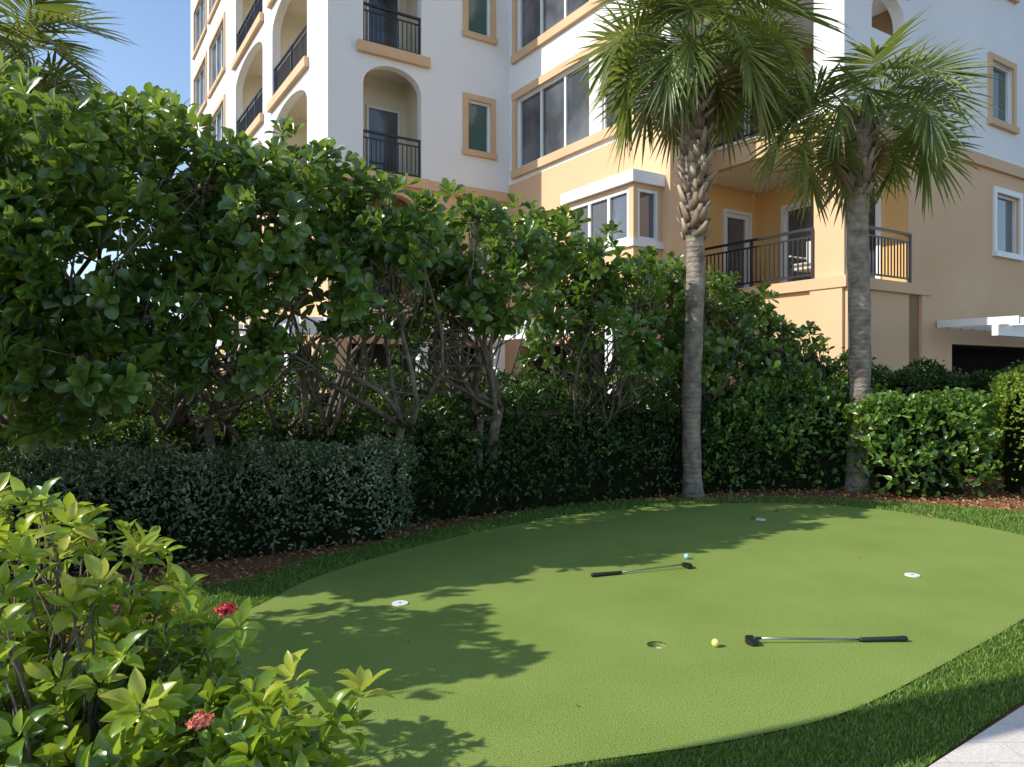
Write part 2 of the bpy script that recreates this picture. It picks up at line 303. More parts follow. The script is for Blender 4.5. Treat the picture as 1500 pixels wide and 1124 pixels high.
def niche(b,F,u0,u1,v0,v1,d0,d1,k,kc,ex=.15):
    a,c=u0-ex,u1+ex
    b.poly([F.p(a,v0,-d1),F.p(c,v0,-d1),F.p(c,v1,-d1),F.p(a,v1,-d1)],k)
    b.poly([F.p(a,v0,-d0),F.p(a,v0,-d1),F.p(a,v1,-d1),F.p(a,v1,-d0)],k); b.poly([F.p(c,v0,-d0),F.p(c,v0,-d1),F.p(c,v1,-d1),F.p(c,v1,-d0)],k)
    b.poly([F.p(a,v1,-d0),F.p(c,v1,-d0),F.p(c,v1,-d1),F.p(a,v1,-d1)],kc); b.poly([F.p(a,v0,-d0),F.p(c,v0,-d0),F.p(c,v0,-d1),F.p(a,v0,-d1)],k)
    for (p,q) in ((a,u0),(u1,c)): b.poly([F.p(p,v0,-d0),F.p(q,v0,-d0),F.p(q,v1,-d0),F.p(p,v1,-d0)],k)
def window(b,F,u0,u1,v0,v1,panels=1,trim='trim',tw=.15,gk='glass',fw=.055,dep=.12,hbar=False):
    if trim:
        t=.05
        obox(b,F,u0-tw,u1+tw,v1,v1+tw,.001,t,trim); obox(b,F,u0-tw-.03,u1+tw+.03,v0-tw,v0,.001,t+.05,trim)
        obox(b,F,u0-tw,u0,v0,v1,.001,t,trim); obox(b,F,u1,u1+tw,v0,v1,.001,t,trim)
    g=-dep
    b.poly([F.p(u0,v0,g),F.p(u1,v0,g),F.p(u1,v1,g),F.p(u0,v1,g)],gk)
    obox(b,F,u0+.002,u0+fw,v0+.002,v1-.002,g+.002,g+.06,'frame'); obox(b,F,u1-fw,u1-.002,v0+.002,v1-.002,g+.002,g+.06,'frame')
    obox(b,F,u0+fw,u1-fw,v0+.002,v0+fw,g+.002,g+.058,'frame'); obox(b,F,u0+fw,u1-fw,v1-fw,v1-.002,g+.002,g+.058,'frame')
    for i in range(1,panels):
        u=u0+(u1-u0)*i/panels; obox(b,F,u-fw*.6,u+fw*.6,v0+fw,v1-fw,g+.002,g+.056,'frame')
    if hbar: obox(b,F,u0+fw,u1-fw,(v0+v1)/2-.02,(v0+v1)/2+.02,g+.002,g+.05,'frame')
def rail(b,F,u0,u1,z,w=-.08,h=1.05):
    obox(b,F,u0,u1,z+h-.05,z+h,w-.035,w+.035,'black'); obox(b,F,u0,u1,z+h-.20,z+h-.165,w-.015,w+.015,'black'); obox(b,F,u0,u1,z+.08,z+.12,w-.016,w+.016,'black')
    n=max(2,int((u1-u0)/.115))
    for i in range(n+1):
        u=u0+.015+(u1-u0-.03)*i/n; big=(i%max(1,n//max(1,round((u1-u0)/1.6)))==0) or i==n
        r_=.028 if big else .011
        obox(b,F,u-r_,u+r_,z+(.0 if big else .12),z+h-.05 if big else z+h-.20,w-r_,w+r_,'black')
FL=[6.67,9.87,13.07,16.27]; TOP=20.4
W=MB(); RL=MB()
FLf=Fr((0,0),(0,1),(-1,0)); FF=Fr((0,0),(1,0),(0,-1)); FB=Fr((5.2,0),(0,-1),(-1,0)); FR=Fr((7.55,-8.9),(1,0),(0,-1))
def loggia(F,u0,u1,f,depth,key,ar=.6,h=2.75,kc='cream'):
    niche(W,F,u0,u1,f,f+2.95,.25,depth,key,kc)
    Fi=Fr(F.p(0,0,-depth+.002)[:2],F.d,F.n)
    um=(u0+u1)/2+(.25 if u1-u0<2 else 0); wd=min(1.8,(u1-u0)*.6)
    window(W,Fi,um-wd/2,um+wd/2,f+.03,f+2.15,2 if wd>1.3 else 1,None,dep=-.01)
    rail(RL,F,u0,u1,f)
ops=[];opl=[]
for f in FL:
    for (a,c) in ((1.7,5.3),(6.5,10.6)):
        ops.append((a,c,f,f+2.75,.6)); loggia(FLf,a,c,f,1.8,'cream'); obox(W,FLf,a-.18,c+.18,f-.26,f-.002,.001,.13,'trim')
    for (a,c) in ((12.6,15.7),(16.6,19.8)):
        ops.append((a,c,f+.5,f+2.5)); window(W,FLf,a,c,f+.5,f+2.5,3)
wall(W,FLf,21,6.55,TOP,ops,'white')
for (a,c) in ((1.7,5.3),(6.5,10.6)):
    opl.append((a,c,3.47,6.2,.6)); loggia(FLf,a,c,3.47,1.8,'peach'); opl.append((a-.4,c+.2,.02,2.35)); niche(W,FLf,a-.4,c+.2,.02,2.4,.25,3.5 if a>2 else 1.3,'dark','dark')
for (a,c) in ((12.6,15.7),(16.6,19.8)):
    opl.append((a,c,4.0,6.0)); window(W,FLf,a,c,4.0,6.0,3)
wall(W,FLf,21,0,6.55,opl,'peach')
obox(W,FLf,-.09,21,6.40,6.665,.001,.09,'trim')
ops=[]
for f in FL:
    ops.append((.9,2.5,f,f+2.77,.58)); loggia(FF,.9,2.5,f,1.3,'cream'); obox(W,FF,.72,2.7,f-.26,f-.002,.002,.14,'trim')
    ops.append((3.88,4.6,f+1.02,f+2.4)); window(W,FF,3.88,4.6,f+1.02,f+2.4,1,gk='blind')
wall(W,FF,5.2,6.55,TOP,ops,'white')
opl=[(.9,2.5,3.47,6.2,.58),(3.88,4.6,4.4,5.8),(.6,4.6,.02,2.35)]
loggia(FF,.9,2.5,3.47,1.3,'peach'); window(W,FF,3.88,4.6,4.4,5.8,1,gk='blind'); niche(W,FF,.6,4.6,.02,2.4,.25,1.2,'dark','dark')
wall(W,FF,5.2,0,6.55,opl,'peach'); obox(W,FF,0.002,5.2,6.40,6.663,.001,.085,'trim')
ops=[]
for f in FL:
    for (a,c,p) in ((.45,3.62,3),(4.08,6.05,2)):
        ops.append((a,c,f+.57,f+2.5)); window(W,FB,a,c,f+.57,f+2.5,p,None,fw=.06)
    obox(W,FB,.25,6.3,f+.34,f+.565,.001,.10,'trim'); obox(W,FB,.25,6.3,f+2.51,f+2.72,.001,.07,'trim')
    obox(W,FB,.25,.44,f+.565,f+2.51,.001,.05,'trim')
wall(W,FB,6.3,6.9,TOP,ops,'white')
wall(W,FB,6.3,0,6.9,[(.6,5.6,.02,2.35)],'peach'); niche(W,FB,.6,5.6,.02,2.4,.25,3,'dark','dark')
G=Fr((4.4,-3.78),(0,-1),(-1,0)); G2=Fr((4.4,-6.06),(1,0),(0,-1))
wall(W,G,2.28,2.9,5.5,[(.15,2.13,4.35,5.42)],'peach',.12); window(W,G,.15,2.13,4.35,5.42,3,None,fw=.07,dep=.08)
wall(W,G2,.8,2.9,5.5,[(.12,.7,4.35,5.42)],'peach',.12); window(W,G2,.12,.7,4.35,5.42,1,None,fw=.07,dep=.08)
W.poly([(4.4,-3.78,2.9),(5.2,-3.78,2.9),(5.2,-3.78,5.5),(4.4,-3.78,5.5)],'peach'); W.poly([(4.4,-3.78,2.9),(5.2,-3.78,2.9),(5.2,-6.06,2.9),(4.4,-6.06,2.9)],'peach')
W.box(4.3,5.199,-6.16,-3.68,5.502,5.75,'frame')
obox(W,G,0,2.28,4.2,4.345,.001,.06,'frame'); obox(W,G2,-.06,.8,4.2,4.343,.001,.06,'frame')
for (z0,z1,k) in ((0,6.9,'peach'),(6.9,TOP,'white')):
    W.poly([(5.2,-6.3,z0),(5.7,-6.3,z0),(5.7,-6.3,z1),(5.2,-6.3,z1)],k); W.poly([(5.7,-6.3,z0),(5.7,-5.02,z0),(5.7,-5.02,z1),(5.7,-6.3,z1)],k)
FI=Fr((5.7,-5.02),(1,0),(0,-1)); FJ=Fr((9.51,-5.02),(0,-1),(-1,0))
o1=[];o2=[]
for f in [3.47]+FL:
    o1.append((2.63,3.5,f+.02,f+2.1)); window(W,FI,2.63,3.5,f+.02,f+2.1,1,'frame',.08,dep=.06,gk='glass',fw=.1)
    o2.append((.85,3.2,f+.02,f+2.15)); window(W,FJ,.85,3.2,f+.02,f+2.15,2,'frame',.09,dep=.06)
wall(W,FI,3.81,3.47,6.2,o1,'yellow',.1); wall(W,FJ,3.88,3.47,6.2,o2,'yellow',.1)
wall(W,FI,3.81,6.2,TOP,o1[1:],'peach',.1); wall(W,FJ,3.88,6.2,TOP,o2[1:],'peach',.1)
wall(W,FI,1.6,0,3.47,[],'peach',.1)
W.box(7.13,9.505,-9.0,-5.03,3.25,3.47,'trim'); W.box(9.505,10.25,-9.0,-8.902,3.25,3.47,'trim')
for z in (6.2,):
    W.box(7.15,9.505,-8.97,-5.03,z+.02,z+.46,'trim'); W.box(7.11,9.505,-9.01,-5.03,z+.462,z+.52,'frame'); W.box(7.3,9.5,-8.8,-5.04,z-.003,z+.018,'cream')
for z in (9.4,12.6,15.8,19.0):
    W.box(7.2,9.505,-8.93,-5.03,z,z+.46,'white')
W.box(7.232,7.56,-8.898,-8.24,3.471,6.199,'peach'); W.box(7.232,7.55,-8.898,-8.24,6.722,TOP,'white')
FT=Fr((7.23,-8.9),(0,1),(-1,0)); wall(W,FT,3.88,0,3.25,[],'peach'); FU=Fr((7.23,-8.9),(1,0),(0,-1)); wall(W,FU,2.98,0,3.25,[],'peach')
obox(W,FU,0,.7,.0,3.248,.001,.07,'peach'); obox(W,FU,2.66,2.98,.0,3.248,.001,.07,'peach')
obox(W,FT,0,.7,.0,3.248,.001,.069,'peach')
ops=[(.6,1.8,8.5,9.35,.5),(.6,1.8,11.7,12.55,.5),(5.5,6.55,7.6,9.0),(5.5,6.55,10.8,12.2),(11,12.4,7.6,9.0),(11,12.4,10.8,12.2)]
wall(W,FR,20,6.55,TOP,ops,'white')
for o in ops[2:]: window(W,FR,*o[:4],1,gk='blind')
FR2=Fr((9.51,-8.9),(1,0),(0,-1)); ops=[(3.75,4.95,4.5,5.9),(9,10.3,4.5,5.9),(1.75,7.5,.02,2.25),(9,14,.02,2.25)]
wall(W,FR2,18,0,6.55,ops,'peach')
window(W,FR2,*ops[0],1,'frame',.13); window(W,FR2,*ops[1],1,'frame',.13)
for o in ops[2:]: niche(W,FR2,*o,.25,4,'dark','dark')
obox(W,FR2,-.001,18,6.40,6.66,.001,.09,'trim'); W.box(9.506,9.514,-8.9,-8.86,3.47,6.55,'peach')
W.poly([(0,0,TOP),(28,-0,TOP),(28,21,TOP),(0,21,TOP)],'white'); W.poly([(5.2,0,TOP-.01),(28,0,TOP-.01),(28,-8.9,TOP-.01),(5.2,-8.9,TOP-.01)],'white')
W.poly([(27.5,-8.9,0),(27.5,21,0),(27.5,21,TOP),(27.5,-8.9,TOP)],'white'); W.poly([(0,21,0),(27.5,21,0),(27.5,21,TOP),(0,21,TOP)],'white')
W.obj('walls_and_windows',bld)
for z in (3.47,6.72):
    F1=Fr((7.23,-8.24),(0,1),(-1,0)); rail(RL,F1,0,3.15,z,w=.0); F2=Fr((7.56,-8.9),(1,0),(0,-1))
    if z<4: rail(RL,F2,0,2.0,z,w=.0)
RL.obj('balcony_railings',bld)
PG=MB()
def perg(x0,x1,y0,y1,axis,z=2.45):
    if axis=='y':
        PG.box(x0-.06,x0+.06,y0,y1,z,z+.22,'frame'); n=int((y1-y0)/.55)
        for i in range(n+1):
            y=y0+.1+(y1-y0-.2)*i/n; PG.box(x0-.4,x1,y-.04,y+.04,z+.223,z+.38,'frame')
    else:
        PG.box(x0,x1,y0-.06,y0+.06,z,z+.22,'frame'); n=int((x1-x0)/.55)
        for i in range(n+1):
            x=x0+.1+(x1-x0-.2)*i/n; PG.box(x-.04,x+.04,y0-.4,y1,z+.223,z+.38,'frame')
perg(-1.3,-.02,-1.6,16,'y'); perg(-1.2,3.9,-1.5,-.02,'x',2.44); perg(3.9,5.18,-6.2,-1.7,'y',2.43)
for (x,y) in ((-1.3,-1.5),(-1.3,5),(-1.3,10),(1.8,-1.5),(3.9,-1.6),(3.9,-6)): PG.box(x-.11,x+.11,y-.11,y+.11,0,2.43,'frame')
perg(10.5,20,-10.1,-8.93,'x',2.36); PG.box(15.9,16.1,-10.2,-10.0,0,2.35,'frame')
PG.obj('pergola_beams',bld)
CH=MB(); cx,cy=8.1,-7.6; z=3.48
for dx in(-.3,.3):
    for dy in(-.3,.3): CH.box(cx+dx-.02,cx+dx+.02,cy+dy-.02,cy+dy+.02,z,z+(.62 if dx<0 else .95),'black')
CH.box(cx-.3,cx+.28,cy-.28,cy+.28,z+.32,z+.46,'curtain'); CH.box(cx+.2,cx+.3,cy-.28,cy+.28,z+.46,z+1.0,'curtain')
for dy in(-.32,.32): CH.box(cx-.32,cx+.32,cy+dy-.025,cy+dy+.025,z+.62,z+.65,'frame')
o=CH.obj('patio_chair'); o.location=(-4.48,17.43,0); o.rotation_euler=(0,0,BR)
# added slab on two posts, out of view left, to shade the grass
C=MB()
cp=[(-3.75,1.70),(-1.30,2.62),(-1.15,2.25),(-3.6,1.33)]
C.poly([(x,y,3.35) for x,y in cp],'frame'); C.poly([(x,y,3.2) for x,y in cp][::-1],'frame')
for i in range(4):
    a=cp[i]; c_=cp[(i+1)%4]; C.poly([(a[0],a[1],3.2),(c_[0],c_[1],3.2),(c_[0],c_[1],3.35),(a[0],a[1],3.35)],'frame')
for x,y in ((-3.6,1.55),(-3.0,1.77)): C.box(x-.04,x+.04,y-.04,y+.04,0,3.2,'frame')
C.obj('added_shadow_slab')
# ---------------------------------------------------------------- broadleaf trees
def blob_points(blobs,dens,shell=0.35,seed=0,ns=1.6,nthr=-0.12):
    C_=[];A=[]
    for (x,y,z,rx,ry,rz) in blobs:
        n=int(dens*(rx*ry*rz)**(2/3)*4*math.pi)
        u=norm(rng.normal(size=(n,3))); rr=1-np.abs(rng.normal(0,shell,n)); rr=np.clip(rr,.1,1.0)
        jit=1+.36*noise3(u*1.0+np.array([x,y,z]),2.0,seed)+.08*rng.normal(size=n)
        p=u*np.array([rx,ry,rz])*(rr*jit)[:,None]+np.array([x,y,z])
        C_.append(p); A.append(u/np.array([rx,ry,rz])*min(rx,ry,rz))
    P=np.concatenate(C_);A=np.concatenate(A)
    nn=noise3(P,ns,seed+3); k=nn>nthr; return P[k],A[k]
def bend(p0,p1,n=6,amp=.15):
    p0=np.array(p0,float);p1=np.array(p1,float); L=np.linalg.norm(p1-p0); o1_=rng.normal(0,amp*L*.5,3); o2_=rng.normal(0,amp*L*.3,3)
    return [p0+(p1-p0)*t+o1_*math.sin(math.pi*t)+o2_*math.sin(2*math.pi*t) for t in np.linspace(0,1,n)]
def tree(base,blobs,dens=44,leafL=(.105,.165),nl=8,mat='treeleaf',name='sea_grape_tree',seed=0,stems=3,nthr=-.08):
    e=empty(name,(0,0,0)); T=MB()
    for s_ in range(stems):
        b0=np.array([base[0]+rng.uniform(-.2,.2),base[1]+rng.uniform(-.12,.2),-.02])
        fork=b0+np.array([rng.uniform(-.45,.45),rng.uniform(-.3,.3),rng.uniform(.6,1.3)])
        pts=bend(b0,fork,6,.2); T.tube(pts,np.linspace(.055,.038,6),'bark',8)
        for q in range(4):
            bb=blobs[rng.integers(len(blobs))]; u=norm(rng.normal(size=3)); tgt=np.array(bb[:3])+u*np.array(bb[3:])*.5
            tgt[2]=max(tgt[2],fork[2]+.3); p2=bend(fork,tgt,8,.2); T.tube(p2,np.linspace(.03,.010,8),'bark',6)
            for w_ in range(6):
                i=rng.integers(2,8); u=norm(rng.normal(size=3)); t2=np.array(bb[:3])+u*np.array(bb[3:])*.9
                p3=bend(p2[i],t2,5,.2); T.tube(p3,np.linspace(.011,.004,5),'bark',5)
    T.obj('branches',e,True)
    P,A=blob_points(blobs,dens,.33,seed,1.9,nthr)
    A=A+np.array([-.3,-.15,.5])+rng.normal(0,.35,A.shape)
    p,d,nn,i=rosettes(P,A,nl,0,72); n=len(p)
    br=rng.uniform(0,.65,len(P)); br[rng.uniform(0,1,len(P))<.14]+=.35
    L=rng.uniform(*leafL,n); r=np.clip(br[i]+rng.uniform(-.1,.15,n),0,1)
    k=rng.uniform(0,1,n)>.12
    leaves('foliage',p[k],d[k],nn[k],L[k],(L*rng.uniform(.46,.62,n))[k],mat,T_OBO,r[k],e)
    return e
tree((-4.5,5.2),[(-4.4,4.7,2.7,.8,.6,.8),(-3.9,5.05,2.05,.65,.5,.75),(-4.5,5.15,1.6,.75,.55,.65)],seed=1,leafL=(.12,.175))
tree((-3.9,6.3),[(-3.5,5.25,3.2,.65,.6,.66),(-3.05,5.15,2.37,.65,.5,.65),(-3.95,5.5,2.37,.75,.6,.85),(-3.25,5.1,1.55,.62,.4,.45)],seed=2,leafL=(.12,.175))
tree((-2.9,6.7),[(-2.8,5.85,3.26,.65,.65,.6),(-2.25,5.8,2.75,.65,.55,.68),(-2.65,5.55,2.1,.65,.45,.55),(-2.2,5.75,1.65,.55,.33,.32)],seed=3,stems=4)
tree((-1.7,7.2),[(-1.85,6.45,3.1,.65,.65,.58),(-1.2,6.6,2.82,.65,.6,.58),(-1.6,6.3,2.3,.7,.48,.46),(-2.0,6.2,1.8,.35,.28,.28)],seed=4,stems=4)
tree((-.5,8.0),[(-.66,7.3,2.98,.62,.62,.5),(.0,7.55,2.78,.66,.62,.5),(-.35,7.15,2.3,.75,.48,.4),(-.8,7.05,1.9,.4,.3,.28)],seed=5,stems=4)
tree((.9,8.9),[(.56,8.45,2.82,.7,.65,.54),(1.22,8.75,2.58,.7,.6,.58),(.85,8.3,2.07,.75,.47,.45),(1.3,8.45,1.7,.56,.38,.38)],seed=6,stems=4)
tree((2.4,9.8),[(2.0,9.7,2.5,.75,.6,.65),(2.8,10.1,2.3,.75,.65,.6),(2.2,9.6,1.7,.8,.5,.6)],seed=7)
tree((3.7,10.5),[(3.3,10.4,2.15,.75,.6,.6),(4.1,10.6,1.6,.65,.6,.8),(3.4,10.2,1.4,.9,.6,.7)],seed=8)
tree((-3.3,3.4),[(-3.0,3.2,1.85,.5,.38,.5),(-3.6,3.6,2.0,.6,.42,.6)],seed=9,nthr=-.3,dens=60,leafL=(.09,.13))
# ---------------------------------------------------------------- hedges
def hedge(path,w,h,mat,dens=1100,leaf=(.035,.055),asp=.5,name='hedge',z0=0,seed=0,T=T_SM,amp=.12,core=True,ends=True):
    e=empty(name); path=np.array(path,float); seg=np.linalg.norm(np.diff(path,axis=0),axis=1); cum=np.r_[0,np.cumsum(seg)]; L=cum[-1]
    hh=np.array(h if hasattr(h,'__len__') else [h]*len(path),float)
    area=(L+w)*(2*hh.mean()+w); n=int(area*dens)
    s=rng.uniform(-w*.45,L+w*.45,n); sc_=np.clip(s,0,L); x=np.interp(sc_,cum,path[:,0]); y=np.interp(sc_,cum,path[:,1]); H=np.interp(sc_,cum,hh)
    dx=np.interp(sc_+.05,cum,path[:,0])-np.interp(sc_-.05,cum,path[:,0]); dy=np.interp(sc_+.05,cum,path[:,1])-np.interp(sc_-.05,cum,path[:,1])
    t=norm(np.c_[dx,dy]); nrm=np.c_[t[:,1],-t[:,0]]
    over=np.abs(s-sc_)/(w*.45); shrink=np.sqrt(np.clip(1-over**2,0,1))
    th=rng.uniform(0,math.pi,n); c_,s_=np.cos(th),np.sin(th); pw=.55
    X=np.sign(c_)*np.abs(c_)**pw*w*.5*np.maximum(shrink,.05); Z=np.abs(s_)**pw*H*(.75+.25*shrink)
    sg=(s-sc_)
    P=np.c_[x+nrm[:,0]*X+t[:,0]*sg,y+nrm[:,1]*X+t[:,1]*sg,z0+Z]
    out=np.c_[nrm*c_[:,None]+t*(np.sign(sg)*over)[:,None],s_*.8+.1]; out=norm(out)
    nn=noise3(P,1.8,seed)+.6*noise3(P,5,seed+5)
    P=P+out*(nn*amp-np.abs(rng.normal(0,.05,n))+.12*(rng.uniform(0,1,n)<.04)*rng.uniform(0,1,n))[:,None]; P[:,2]=np.maximum(P[:,2],z0+.03)
    d=out*.5+rng.normal(0,.6,(n,3)); d[:,2]+=.2; Ln=rng.uniform(*leaf,n)
    nr=out+rng.normal(0,.45,(n,3))+np.array([0,0,.4])
    leaves('foliage',P,d,nr,Ln,Ln*asp*rng.uniform(.85,1.15,n),mat,T,np.clip(rng.uniform(0,.85,n)+nn*.3,0,1),e)
    if core:  # solid dark hull blocks see-through, inner shade is in its colour
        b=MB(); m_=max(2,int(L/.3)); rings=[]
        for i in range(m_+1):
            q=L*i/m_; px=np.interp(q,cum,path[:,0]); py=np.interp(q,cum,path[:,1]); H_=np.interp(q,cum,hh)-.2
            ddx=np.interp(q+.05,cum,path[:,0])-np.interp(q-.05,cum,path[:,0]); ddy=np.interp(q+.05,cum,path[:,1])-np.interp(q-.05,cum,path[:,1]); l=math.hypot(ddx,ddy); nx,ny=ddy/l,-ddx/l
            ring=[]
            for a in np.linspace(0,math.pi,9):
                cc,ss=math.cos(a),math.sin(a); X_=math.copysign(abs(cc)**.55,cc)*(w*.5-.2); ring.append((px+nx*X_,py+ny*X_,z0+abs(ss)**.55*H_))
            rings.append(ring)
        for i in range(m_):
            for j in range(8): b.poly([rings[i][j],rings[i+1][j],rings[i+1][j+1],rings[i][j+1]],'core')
        b.poly(rings[0],'core'); b.poly(rings[-1],'core'); b.obj('shade_core',e,True)
    return e
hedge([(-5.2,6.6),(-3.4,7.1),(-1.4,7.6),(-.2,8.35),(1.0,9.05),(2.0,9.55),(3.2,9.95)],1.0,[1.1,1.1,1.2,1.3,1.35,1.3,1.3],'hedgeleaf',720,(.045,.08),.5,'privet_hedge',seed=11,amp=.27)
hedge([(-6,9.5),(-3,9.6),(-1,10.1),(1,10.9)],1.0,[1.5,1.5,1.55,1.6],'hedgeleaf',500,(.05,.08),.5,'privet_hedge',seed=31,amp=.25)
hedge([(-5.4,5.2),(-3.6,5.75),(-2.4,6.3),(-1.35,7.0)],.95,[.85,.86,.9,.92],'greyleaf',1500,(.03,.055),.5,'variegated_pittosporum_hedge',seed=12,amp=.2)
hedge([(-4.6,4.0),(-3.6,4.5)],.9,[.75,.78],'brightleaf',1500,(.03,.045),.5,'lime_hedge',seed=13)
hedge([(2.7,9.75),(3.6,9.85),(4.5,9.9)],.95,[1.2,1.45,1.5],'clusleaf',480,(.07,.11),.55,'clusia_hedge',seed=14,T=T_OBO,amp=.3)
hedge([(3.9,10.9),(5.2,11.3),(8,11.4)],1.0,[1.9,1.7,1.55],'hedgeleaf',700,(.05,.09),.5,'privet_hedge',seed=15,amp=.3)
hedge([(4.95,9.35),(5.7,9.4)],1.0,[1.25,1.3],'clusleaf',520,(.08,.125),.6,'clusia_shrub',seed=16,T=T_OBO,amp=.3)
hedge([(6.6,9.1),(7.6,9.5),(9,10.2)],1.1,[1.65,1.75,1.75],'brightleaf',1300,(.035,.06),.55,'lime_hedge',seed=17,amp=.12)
hedge([(-45,30),(-25,34),(-14,36)],3,[3,3.4,3.2],'hedgeleaf',60,(.15,.28),.6,'background_hedge',seed=18,amp=.5)
# ---------------------------------------------------------------- foreground ixora
def ixora():
    e=empty('ixora_shrub'); blobs=[(-1.7,2.45,.55,.55,.5,.58),(-1.25,2.2,.45,.45,.42,.50),(-.9,2.0,.33,.34,.35,.38),(-1.75,1.75,.4,.5,.4,.5),(-1.05,1.65,.22,.4,.35,.32),(-.66,1.95,.42,.18,.18,.24)]
    P,A=blob_points(blobs,78,.28,21,3.0,-.28)
    ex=np.array([(-.42,2.0,.68),(-.50,1.97,.62),(-.46,1.99,.58),(-1.42,2.3,1.08),(-1.6,2.35,1.14),(-1.2,2.3,1.0),(-.8,2.1,.82),(-.62,2.0,.72),(-1.0,2.2,.9),(-1.75,2.4,1.15),(-1.5,2.2,1.0)]); P=np.r_[P,ex]; A=np.r_[A,np.tile([.5,-.1,.8],(len(ex),1))]
    k=P[:,2]>.03; P,A=P[k],A[k]; A=A+np.array([-.2,-.1,.8])+rng.normal(0,.3,A.shape)
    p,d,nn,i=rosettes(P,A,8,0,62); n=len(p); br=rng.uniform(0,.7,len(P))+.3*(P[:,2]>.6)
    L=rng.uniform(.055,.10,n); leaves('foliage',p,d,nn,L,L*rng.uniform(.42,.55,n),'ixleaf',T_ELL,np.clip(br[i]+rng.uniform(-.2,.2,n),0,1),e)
    T=MB()
    for q in range(min(len(P),330)):
        c_=P[q]; g=np.array([-1.3+(c_[0]+1.3)*.4,2.1+(c_[1]-2.1)*.4,0]); T.tube(bend(c_,g,5,.1),np.linspace(.003,.008,5),'bark',5)
    T.obj('stems',e,True)
    fl=[(-.81,2.04,.88),(-.80,1.84,.66),(-1.38,2.36,1.02)]
    for q,(x,y,z) in enumerate(fl):
        m_=(40,34,14)[q]; u=norm(rng.normal(size=(m_,3))); u[:,2]=np.abs(u[:,2])*.7+.05; c_=np.array([x,y,z])+u*np.array([.036,.036,.028])*rng.uniform(.7,1.15,(m_,1))*(1,1,.6)[q]
        p,d,nn,i=rosettes(c_,u,4,0,10,0); nq=len(p); L=rng.uniform(.010,.016,nq); leaves('flower_head',p,d,nn,L,L*.6,'flower',T_SM,np.clip(rng.uniform(0,.5,m_)[i]+(.5 if q==1 else 0),0,1),e)
ixora()
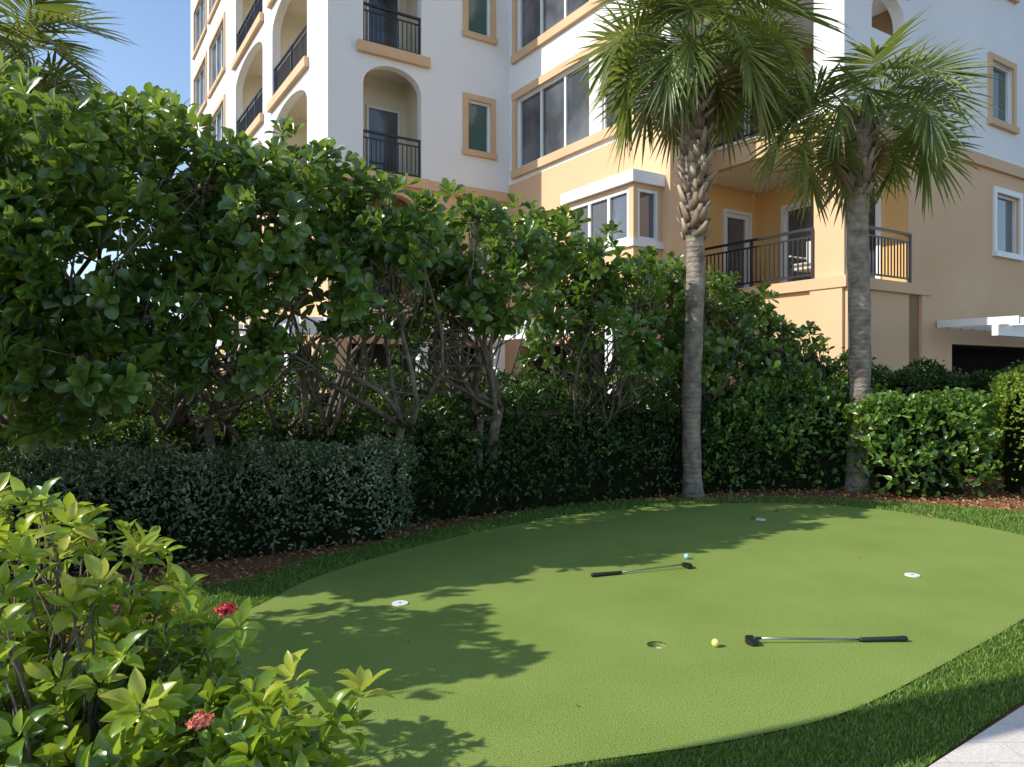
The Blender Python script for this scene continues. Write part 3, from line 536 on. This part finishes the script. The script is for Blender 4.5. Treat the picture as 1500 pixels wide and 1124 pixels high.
# ---------------------------------------------------------------- palms
def palm(x,y,h,r0,boot_from,rb,nf=34,fr=1.0,seed=0,lean=(0,0),name='sabal_palm',up=0.0,low=-14,hang=4):
    e=empty(name,(0,0,0)); rs=np.random.default_rng(seed); T=MB()
    zs=np.linspace(-.05,h,30); pts=[];rad=[]
    for z in zs:
        t=max(z,0)/h; pts.append((x+lean[0]*t*t+.02*math.sin(z*1.7+seed),y+lean[1]*t*t,z)); rad.append(r0*(1+.35*max(0,1-z/.35)**2)*(1+.04*math.sin(z*9+seed)) if z<boot_from else r0*1.2)
    T.tube(pts,rad,'palmbark',18); T.obj('trunk',e,True)
    tx,ty=x+lean[0],y+lean[1]
    V=[];F=[];Rn=[]; nb=int((h-boot_from)/.017)
    for i in range(nb):
        fz=i/nb; z=boot_from-.1+(h+.05-boot_from)*fz; a=i*2.39996+rs.uniform(-.3,.3); t=z/h; cx=x+lean[0]*t*t; cy=y+lean[1]*t*t
        ra=np.array([math.cos(a),math.sin(a),0]); tg=np.array([-math.sin(a),math.cos(a),0]); uz=np.array([0,0,1.])
        c0=np.array([cx,cy,z])+ra*r0*1.0; Lb=rs.uniform(.13,.28); tilt=(rb-r0)/.17*rs.uniform(.4,1.3)*(.65+.5*fz)
        dirb=norm(ra*tilt+uz*1.0+tg*rs.uniform(-.6,.6)); w0,w1=.06,rs.uniform(.014,.03); th=.018
        c1=c0+dirb*Lb; i0=len(V)
        for (c,w) in ((c0,w0),(c1,w1)):
            for sx_,st in ((-1,0),(1,0),(1,1),(-1,1)): V.append(c+tg*w*sx_+ra*th*st)
        q=rs.uniform(0,1); Rn+=[q*.5]*4+[min(1,q+.25)]*4
        for f in ((0,1,5,4),(1,2,6,5),(2,3,7,6),(3,0,4,7),(4,5,6,7),(0,3,2,1)): F.append([i0+a_ for a_ in f])
    np_mesh('boots',np.array(V),np.array(F),'boot',np.array(Rn),parent=e)
    V=[];F=[];Rn=[];PV=MB();DV=[];DF=[];DR=[]
    def frond(a,el,pet,bl,dead=False):
        VV,FF_,RR=(DV,DF,DR) if dead else (V,F,Rn)
        ra=np.array([math.cos(a),math.sin(a),0.]); tg=np.array([-math.sin(a),math.cos(a),0.]); base=np.array([tx,ty,h])+ra*.08
        pts=[base]; e_=el; step=pet/6
        for k in range(6):
            pts.append(pts[-1]+(ra*math.cos(e_)+np.array([0,0,1.])*math.sin(e_))*step); e_-=R(rs.uniform(2,6))
        PV.tube(pts,np.linspace(.02,.010,7),'petiole' if not dead else 'deadp',5)
        hub=pts[-1]; roll=rs.uniform(-.7,.7); ns=int(rs.integers(28,36)); tone=rs.uniform(0,.75)
        costa=[hub]; ec=e_; crv=rs.uniform(8,16)
        for k in range(6):
            costa.append(costa[-1]+(ra*math.cos(ec)+np.array([0,0,1.])*math.sin(ec))*bl*.075); ec-=R(crv)
        for s_ in range(ns):
            f=(s_+.5+rs.uniform(-.2,.2))/ns*2-1; ang=f*R(112); ci=(1-abs(f))*5.9; k0=int(ci); o=costa[k0]+(costa[min(k0+1,6)]-costa[k0])*(ci-k0)
            ecl=e_-R(crv)*ci*.8
            dF=ra*math.cos(ecl)+np.array([0,0,1.])*math.sin(ecl); nrm=-ra*math.sin(ecl)+np.array([0,0,1.])*math.cos(ecl)
            sd=tg*math.cos(roll)+nrm*math.sin(roll); nr2=nrm*math.cos(roll)-tg*math.sin(roll)
            dd=dF*math.cos(ang)+sd*math.sin(ang); dd=norm(dd+nr2*(.35*abs(f))+rs.normal(0,.035,3))
            ln=bl*(.80-.25*abs(f))*rs.uniform(.82,1.1); side=norm(np.cross(dd,nr2)); p=o.copy(); i0=len(VV); ncut=6
            cur=dd.copy(); droop=rs.uniform(.02,.14)*(2 if dead else 1); rows=[]
            for k in range(ncut+1):
                t=k/ncut; w=bl*.025*(0.3+1.7*t if t<.4 else 0.98*(1-((t-.4)/.6)**1.2)+.02)
                rows.append((p.copy(),w)); cur=norm(cur+np.array([0,0,-1.])*droop*(t**1.5)*1.7); p=p+cur*ln/ncut
            for (c,w) in rows:
                VV.append(c-side*w); VV.append(c-nr2*w*.7); VV.append(c+side*w)
            for k in range(ncut):
                a_=i0+3*k; FF_.append([a_,a_+1,a_+4,a_+3]); FF_.append([a_+1,a_+2,a_+5,a_+4])
            RR.extend([min(1,max(0,tone+rs.uniform(-.2,.2)))]*(3*(ncut+1)))
    for i in range(nf):
        t=(i+.5)/nf; a=i*2.39996+rs.uniform(-.3,.3); el=R(80-(80-low)*t**.85+rs.uniform(-8,8)+up)
        frond(a,el,fr*rs.uniform(.45,.72)*(1 if t>.1 else .7),fr*rs.uniform(.8,1.0))
    for i in range(hang):
        frond(i*2.39996*1.3+rs.uniform(-.5,.5)+.3,R(rs.uniform(-55,-35)),fr*rs.uniform(.35,.5),fr*rs.uniform(.65,.8),i%3==2)
    np_mesh('fronds',np.array(V),np.array(F),'frond',np.array(Rn),parent=e)
    if DV: np_mesh('dry_fronds',np.array(DV),np.array(DF),'deadfrond',np.array(DR),parent=e)
    PV.obj('petioles',e,True)
    return e
M['petiole']=flat('palm_petiole',(0.16,0.19,0.06),0.5); M['deadp']=flat('palm_petiole_dry',(0.30,0.21,0.11),0.7)
palm(2.28,9.04,5.60,.115,3.35,.29,nf=44,fr=1.05,seed=3,lean=(.05,0),low=-20,hang=6)
palm(4.64,9.6,4.95,.135,4.0,.28,nf=28,fr=1.08,seed=11,lean=(.02,0),up=0,low=-10,hang=6)
palm(-8.0,11.0,6.2,.14,4.8,.26,nf=44,fr=1.3,seed=8,low=-35,hang=8)
# ---------------------------------------------------------------- light
el=R(37.5); sx,sy=-.965,-.262
sd=Vector((sx*math.cos(el),sy*math.cos(el),math.sin(el))).normalized()
w=bpy.data.worlds.new('World'); sc.world=w; w.use_nodes=True; nt=w.node_tree; bg=nt.nodes['Background']
sk=nt.nodes.new('ShaderNodeTexSky'); sk.sky_type='NISHITA'; sk.sun_disc=False; sk.sun_elevation=el; sk.sun_rotation=math.atan2(sx,sy)%(2*math.pi); sk.air_density=1.0; sk.dust_density=0.6; sk.ozone_density=1.4
hs=nt.nodes.new('ShaderNodeHueSaturation'); hs.inputs['Value'].default_value=1.45; hs.inputs['Saturation'].default_value=1.0
nt.links.new(sk.outputs[0],hs.inputs['Color']); nt.links.new(hs.outputs[0],bg.inputs['Color']); bg.inputs['Strength'].default_value=0.15
l=bpy.data.lights.new('sun','SUN'); l.energy=5.0; l.angle=R(.53); l.color=(1,.95,.86); lo=bpy.data.objects.new('sun',l); sc.collection.objects.link(lo); lo.rotation_euler=sd.to_track_quat('Z','Y').to_euler()
cam=bpy.data.cameras.new('camera'); co=bpy.data.objects.new('camera',cam); sc.collection.objects.link(co); co.location=(0,0,1.55); co.rotation_euler=(R(90),0,0)
cam.lens=25.2; cam.sensor_width=36; cam.sensor_fit='HORIZONTAL'; cam.shift_y=-.008; cam.clip_start=.05; cam.clip_end=2000
sc.camera=co
sc.view_settings.view_transform='Standard'; sc.view_settings.look='None'; sc.view_settings.exposure=0
